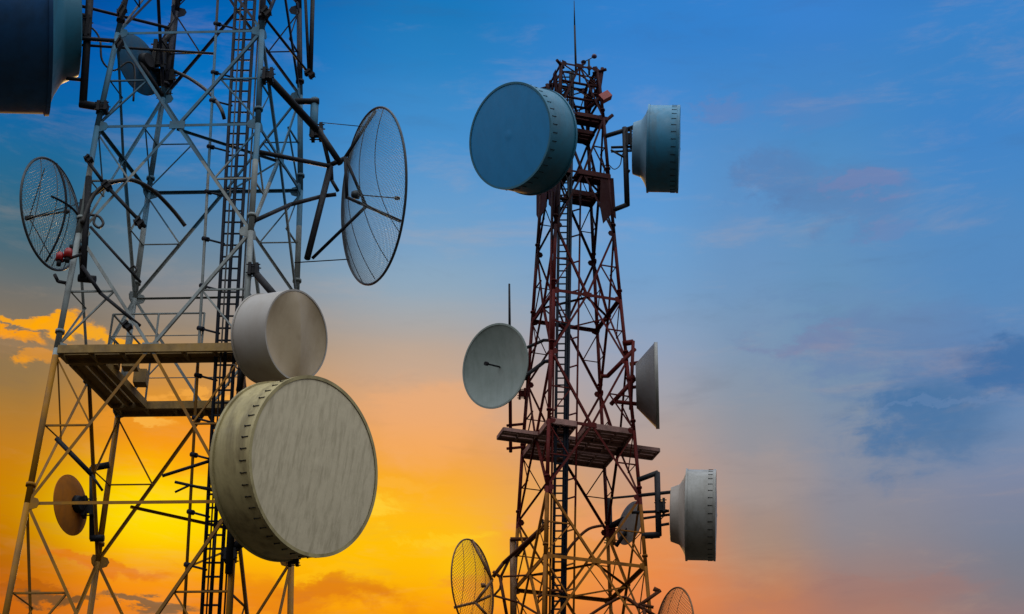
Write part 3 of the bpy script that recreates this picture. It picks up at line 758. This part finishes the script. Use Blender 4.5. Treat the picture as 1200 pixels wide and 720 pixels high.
for pts, rr in (([(314, 90), (371, 152)], .085), ([(371, 150), (399, 192)], .07), ([(386, 194), (404, 186)], .055), ([(387, 196), (360, 303)], .07),
                ([(302, 178), (387, 195)], .05), ([(296, 260), (340, 240), (378, 230), (394, 228)], .045), ([(376, 152), (386, 194)], .045), ([(388, 194), (389, 212), (396, 224)], .04)):
    ys = [YC + (YD - .5 - YC) * max(0, min(1, (x - 300) / 75)) for x, y in pts]
    pole(rt, 'support_strut', pts, rr, ys)
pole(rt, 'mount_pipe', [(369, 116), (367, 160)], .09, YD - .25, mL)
pole(rt, 'mount_arm', [(346, 119), (374, 119)], .07, YD - .3)
block(rt, 'mount_clamp', (364, 146), (379, 164), YD - .3, .3)
block(rt, 'mount_clamp', (307, 82), (321, 96), YC - .05, .3)
pole(rt, 'stay_wire', [(378, 144), (420, 148), (430, 149)], .009, [YD - .4, Yd, Yd])
pole(rt, 'stay_wire', [(345, 308), (408, 304)], .012, [YD - .4, Yd])

# --- far tower --------------------------------------------------------
ZG = RZ['g']
Q2, Q4, Q3, Q1 = [TR.corner(i, ZG).y for i in range(4)]
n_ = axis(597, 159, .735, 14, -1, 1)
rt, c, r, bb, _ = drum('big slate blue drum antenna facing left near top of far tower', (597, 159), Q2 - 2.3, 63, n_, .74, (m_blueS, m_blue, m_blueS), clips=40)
pole(rt, 'mount_arm', [(640, 150), (655, 140)], .08, [Q2 - .8, Q2])
pole(rt, 'mount_arm', [(640, 185), (655, 195)], .08, [Q2 - .8, Q2])
pole(rt, 'mount_pipe', [(653, 130), (652, 205)], .08, Q2 - .15)
def side_drum(label, x0, x1, ymid, rad, mats, corner_y, pipe, arms, blocks):
    n_ = axis(x1, ymid, .012, -1, 1, 1)
    c0 = at(x1, ymid, corner_y); L_ = (x1 - x0) / rad
    rt, c, r, bb, _ = drum(label, (x1, ymid), corner_y, rad, n_, L_, mats, back=.34, back_r=.60, clips=36)
    pole(rt, 'mount_pipe', pipe, .10, corner_y)
    for p_, rr in arms: pole(rt, 'mount_arm', p_, rr, corner_y)
    for p0, p1 in blocks: block(rt, 'mount_block', p0, p1, corner_y, .4)
    return rt
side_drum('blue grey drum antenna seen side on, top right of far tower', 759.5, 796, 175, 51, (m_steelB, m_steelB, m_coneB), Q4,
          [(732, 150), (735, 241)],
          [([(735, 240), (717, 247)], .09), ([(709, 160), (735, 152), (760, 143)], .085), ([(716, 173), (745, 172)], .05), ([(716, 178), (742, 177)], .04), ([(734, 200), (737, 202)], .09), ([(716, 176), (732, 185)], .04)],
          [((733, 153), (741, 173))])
Y4 = TR.corner(1, RZ['e']).y
side_drum('grey drum antenna seen side on, lower right of far tower', 804.5, 839, 604, 53, (m_grey, m_grey, m_coneG), Y4,
          [(770, 554), (772, 628)],
          [([(747, 563), (771, 554)], .09), ([(752, 628), (773, 627)], .11), ([(748, 581), (804, 575)], .06), ([(716, 584), (748, 581)], .04), ([(740, 601), (784, 599)], .05), ([(752, 608), (786, 603)], .045), ([(772, 616), (784, 614)], .05)],
          [((768, 585), (780, 602))])
# solid dish on the left
YQ1 = TR.corner(3, RZ['c']).y
n_ = axis(580, 429, .735, 14, -1, 1)
rt, c, r, v = solid_dish('round grey dish with feed rod facing left on far tower', (580.5, 429), YQ1 - 1.2, 49.5, n_, m_dish, .18, True, True)
pole(rt, 'mount_arm', [(598, 440), (616, 443)], .10, [YQ1 - .6, YQ1])
pole(rt, 'mount_arm', [(604, 450), (638, 424), (647, 423)], .07, [YQ1 - .6, YQ1 - .3, YQ1 - .8])
pole(rt, 'mount_arm', [(612, 410), (637, 399), (648, 399)], .06, [YQ1 - .6, YQ1 - .3, YQ1 - .8])
block(rt, 'mount_block', (607, 456), (617, 467), YQ1 - .1, .3, mR)
# edge-on conical dish on the right
Y4c = TR.corner(1, RZ['c']).y
n_ = axis(769, 452, .0, 1.2, 1, 1)
c = at(769, 452, Y4c); r = 50 * px_size(c)
rt = thing('dish_antenna', 'grey cone backed dish seen edge on, right side of far tower', 'antenna', c - n_ * (.47 * r))
pr = [(.02 * r, .001), (.02 * r, r * .97), (.05 * r, r), (-.03 * r, r), (-.05 * r, r * .97), (-.44 * r, r * .55), (-.47 * r, r * .53), (-.47 * r, .001)]
MB().lathe(c, n_, pr, 64).build('reflector', m_side, rt).data.set_sharp_from_angle(angle=R(30))
MB().lathe(c, n_, [(-.03 * r, r * .99), (-.03 * r, r * 1.02), (.055 * r, r * 1.02), (.055 * r, r * .99)], 64).build('rim', m_grey, rt)
for p_, rr in (([(712, 441), (744, 409)], .08), ([(716, 474), (742, 446)], .08), ([(730, 403), (742, 401)], .10), ([(738, 427), (750, 425)], .07), ([(735, 455), (750, 453)], .06), ([(722, 471), (750, 474)], .07), ([(735, 446), (744, 443)], .12), ([(704, 441), (713, 441)], .07)):
    pole(rt, 'mount_arm', p_, rr, Y4c, mR)
pole(rt, 'mount_pipe', [(742, 400), (739, 480)], .06, Y4c - .05, mR)
# small dish inside
Y3 = TR.corner(2, RZ['e']).y
n_ = axis(738, 612, .48, -20, 1, -1)
rt, c, r, v = solid_dish('small grey dish tucked inside the lower far tower', (738, 613), Y3 - 1.0, 26, n_, m_gsm, .22, False, False, group='small round dishes')
pole(rt, 'mount_pipe', [(713, 585), (714, 636)], .12, Y3)
pole(rt, 'mount_arm', [(714, 618), (735, 607)], .11, [Y3, Y3 - .9])
pole(rt, 'mount_arm', [(722, 640), (748, 602)], .07, Y3 - 1.1)
block(rt, 'mount_block', (709, 618), (722, 638), Y3 - .1, .4, mR)
# wire dish low on the left
YQ1f = TR.corner(3, RZ['f']).y
n_ = axis(554, 687, .42, -8, -1, -1)
rt, c, r, v, P = mesh_dish('wire grid dish low left of far tower against yellow glow', (554, 688), YQ1f - .6, 56, n_, .24, m_wireO, m_wireO, 40, wr=.006)
Yd = (c - CAM).y; o_ = Vector((0, -.15, 0))
S1, S2, M1 = at(577, 682, Yd), at(575, 700, Yd), at(557, 708, Yd)
for a, b in ((at(553, 635, Yd), S1), (S2, M1), (M1, at(532, 714, Yd)), (M1, S1), (M1, at(570, 722, Yd))): MB().tube(a + o_, b + o_, .05, 8).build('spar', m_wireO, rt)
for pts, rr in (([(640, 614), (590, 660), (578, 676)], .085), ([(641, 616), (604, 652)], .06), ([(597, 655), (586, 678)], .06), ([(578, 670), (588, 678)], .07), ([(586, 677), (594, 722)], .07),
                ([(590, 676), (640, 673)], .045), ([(578, 698), (607, 706), (634, 722)], .05), ([(588, 678), (586, 690), (579, 698)], .05)):
    ys = [YQ1f - .5 + max(0, (x - 600) / 40) * -1.6 for x, y in pts]
    pole(rt, 'support_strut', pts, rr * .78, ys, mRust)
pole(rt, 'mount_pipe', [(601, 632), (602, 760)], .11, YQ1f - .3, m_wireO)
pole(rt, 'mount_arm', [(598, 632), (617, 632)], .07, YQ1f - .4, mRust)
block(rt, 'mount_clamp', (634, 610), (643, 620), YQ1f - 1.9, .3)
# wire dish low on the right
Y4f = TR.corner(1, RZ['j']).y
n_ = axis(790, 741, .42, -6, 1, -1)
rt, c, r, v, P = mesh_dish('wire grid dish at foot of far tower on its right side', (790, 742), Y4f - .2, 53, n_, .24, m_wireO, m_wireO, 40, wr=.006)
for pts, rr in (([(746, 712), (774, 692)], .08), ([(735, 702), (768, 722)], .08), ([(748, 708), (766, 712)], .07), ([(766, 690), (772, 693)], .1), ([(754, 712), (760, 745)], .08)):
    pole(rt, 'support_strut', pts, rr * .78, Y4f, mRust)

# ------------------------------------------------------------------ whips, anemometer, lamp, cables
Yt = (TR.pt(0, 0, RZ['i'])).y
wt = thing('whip_antenna', 'thin whip antenna standing on very top of far tower', 'antenna', at(675, 82, Yt), 'whip antennas')
MB().tube(at(675, 86, Yt), at(673.4, 30, Yt), .045, 8, .035).build('lower_rod', mDark, wt); MB().tube(at(673.4, 30, Yt), at(672.8, 1, Yt), .03, 8, .012).build('upper_rod', mDark, wt)
Yl = YQ1 - .2
wt = thing('whip_antenna', 'slender whip antenna rising behind the round grey dish', 'antenna', at(598, 530, Yl), 'whip antennas')
MB().tube(at(598.4, 530, Yl), at(597.4, 400, Yl), .06, 8).build('lower_rod', mR, wt); MB().tube(at(597.4, 400, Yl), at(596.8, 333, Yl), .05, 8, .035).build('upper_rod', mDark, wt)
for y in (499, 526): pole(wt, 'mount_arm', [(594, y), (614, y - 2)], .05, [Yl, YQ1], mR)
an = thing('anemometer', 'cup anemometer on a short post beside the top whip', 'anemometer', at(690, 84, Yt))
hub_ = at(690, 70, Yt)
MB().tube(at(690.5, 88, Yt), hub_, .04, 8).build('post', mDark, an)
mCup = paint('plum cup', (.05, .03, .09), .4)
cpx = px_size(hub_)
for dx, dy, dz in ((-6, .1, -1.5), (6.3, -.1, 2.2), (1, .6, 1)):
    q = hub_ + Vector((dx * cpx, dy, dz * cpx)); arm = MB().tube(hub_, q, .018, 6).build('arm', mDark, an)
    d = Vector((-dy, dx, .15)).normalized()
    MB().lathe(q, d, [(-.12, .001), (-.11, .05), (-.07, .085), (0, .105), (.005, .10), (-.06, .078), (-.10, .04), (-.11, .001)], 16).build('cup', mCup, arm)
lp = thing('warning_lamp', 'red warning lamp at foot of left wire dish', 'lamp', at(79, 303, YA - .3))
mRedL = paint('red lamp glass', (.30, .008, .012), .3)
for x, y, s in ((70, 301, 1), (80, 297, 1.1)):
    p = at(x, y, YA - .3); MB().lathe(p, Vector((0, 0, 1)), [(-.09 * s, .001), (-.09 * s, .075 * s), (.05 * s, .075 * s), (.09 * s, .05 * s), (.105 * s, .001)], 16).build('lamp_glass', mRedL, lp)
    MB().tube(p - Vector((0, 0, .2)), p - Vector((0, 0, .08)), .05, 10).build('lamp_base', mDark, lp)
pole(lp, 'bracket', [(68, 308), (96, 298)], .03, YA - .25)
def cable(root, pts, r, Y, name='cable', mat=None):
    q = [at(x, y, yy) for (x, y), yy in zip(pts, Y if isinstance(Y, (list, tuple)) else [Y] * len(pts))]
    sm = []
    for i in range(len(q) - 1):
        p0, p1, p2, p3 = q[max(i - 1, 0)], q[i], q[i + 1], q[min(i + 2, len(q) - 1)]
        for j in range(6):
            t = j / 6; sm.append(.5 * ((2 * p1) + (p2 - p0) * t + (2 * p0 - 5 * p1 + 4 * p2 - p3) * t * t + (3 * p1 - p0 - 3 * p2 + p3) * t ** 3))
    sm.append(q[-1]); return MB().path(sm, r, 8).build(name, mat or mCable, root)
YF = YA - .15
cable(towerL, [(96, 262), (108, 232), (122, 218), (140, 212), (158, 212), (180, 224), (202, 246), (217, 265)], .045, [YF, YF, YF, YF, YF + .3, YF + .8, YF + 1.3, YF + 1.5])
cable(towerL, [(106, 252), (116, 254), (121, 262), (116, 267), (110, 262), (112, 253)], .028, YF)
cable(towerL, [(204, 84), (222, 92), (244, 108), (258, 126), (263, 140)], .04, [YB, YB - .6, YB - 1.2, YC, YC])
cable(towerL, [(152, 316), (156, 312), (160, 316), (157, 323), (165, 331)], .025, YB - .5)
for a, b, r_, m_ in (((102, 188), (122, 215), .05, mDark), ((122, 215), (170, 266), .055, mDark), ((106, 266), (164, 330), .04, mDark), ((96, 312), (118, 344), .055, mDark), ((118, 344), (164, 382), .05, mDark),
                 ((66, 514), (107, 556), .065, mDark), ((107, 556), (120, 575), .035, mDark), ((190, 558), (247, 540), .045, mDark), ((205, 565), (250, 575), .04, mDark), ((205, 577), (222, 569), .03, mDark), ((222, 569), (250, 573), .03, mDark),
                 ((308, 18), (360, 84), .045, mDark), ((367, -20), (364, 86), .07, mDark), ((357, -20), (362, 86), .05, mDark)):
    pole(towerL, 'bracing_rod', [a, b], r_ * .72, YD if a[0] > 350 else ([YC, YD] if b[0] == 360 else YF))
for p0, p1 in (((98, 182), (110, 192)), ((118, 212), (132, 224)), ((156, 254), (170, 268)), ((142, 376), (156, 388)), ((305, 8), (319, 22)), ((356, 82), (370, 92)), ((192, 28), (208, 44)), ((134, 42), (146, 60)), ((136, 2), (150, 24))):
    block(towerL, 'clamp', p0, p1, (YD - .1 if p0[0] > 350 else YC - .1 if p0[0] > 300 else YB if p0[0] > 190 else YF), .2)
# cable loops inside the far tower
YR = TR.corner(0, RZ['f']).y + .3
cable(towerR, [(706, 616), (690, 620), (676, 632), (664, 648), (662, 664)], .05, YR + .6, mat=mRust)
cable(towerR, [(630, 700), (640, 695), (652, 692), (660, 694)], .05, YR, mat=mRust)
cable(towerR, [(690, 722), (712, 708), (732, 700), (748, 712)], .05, YR + .5, mat=mRust)
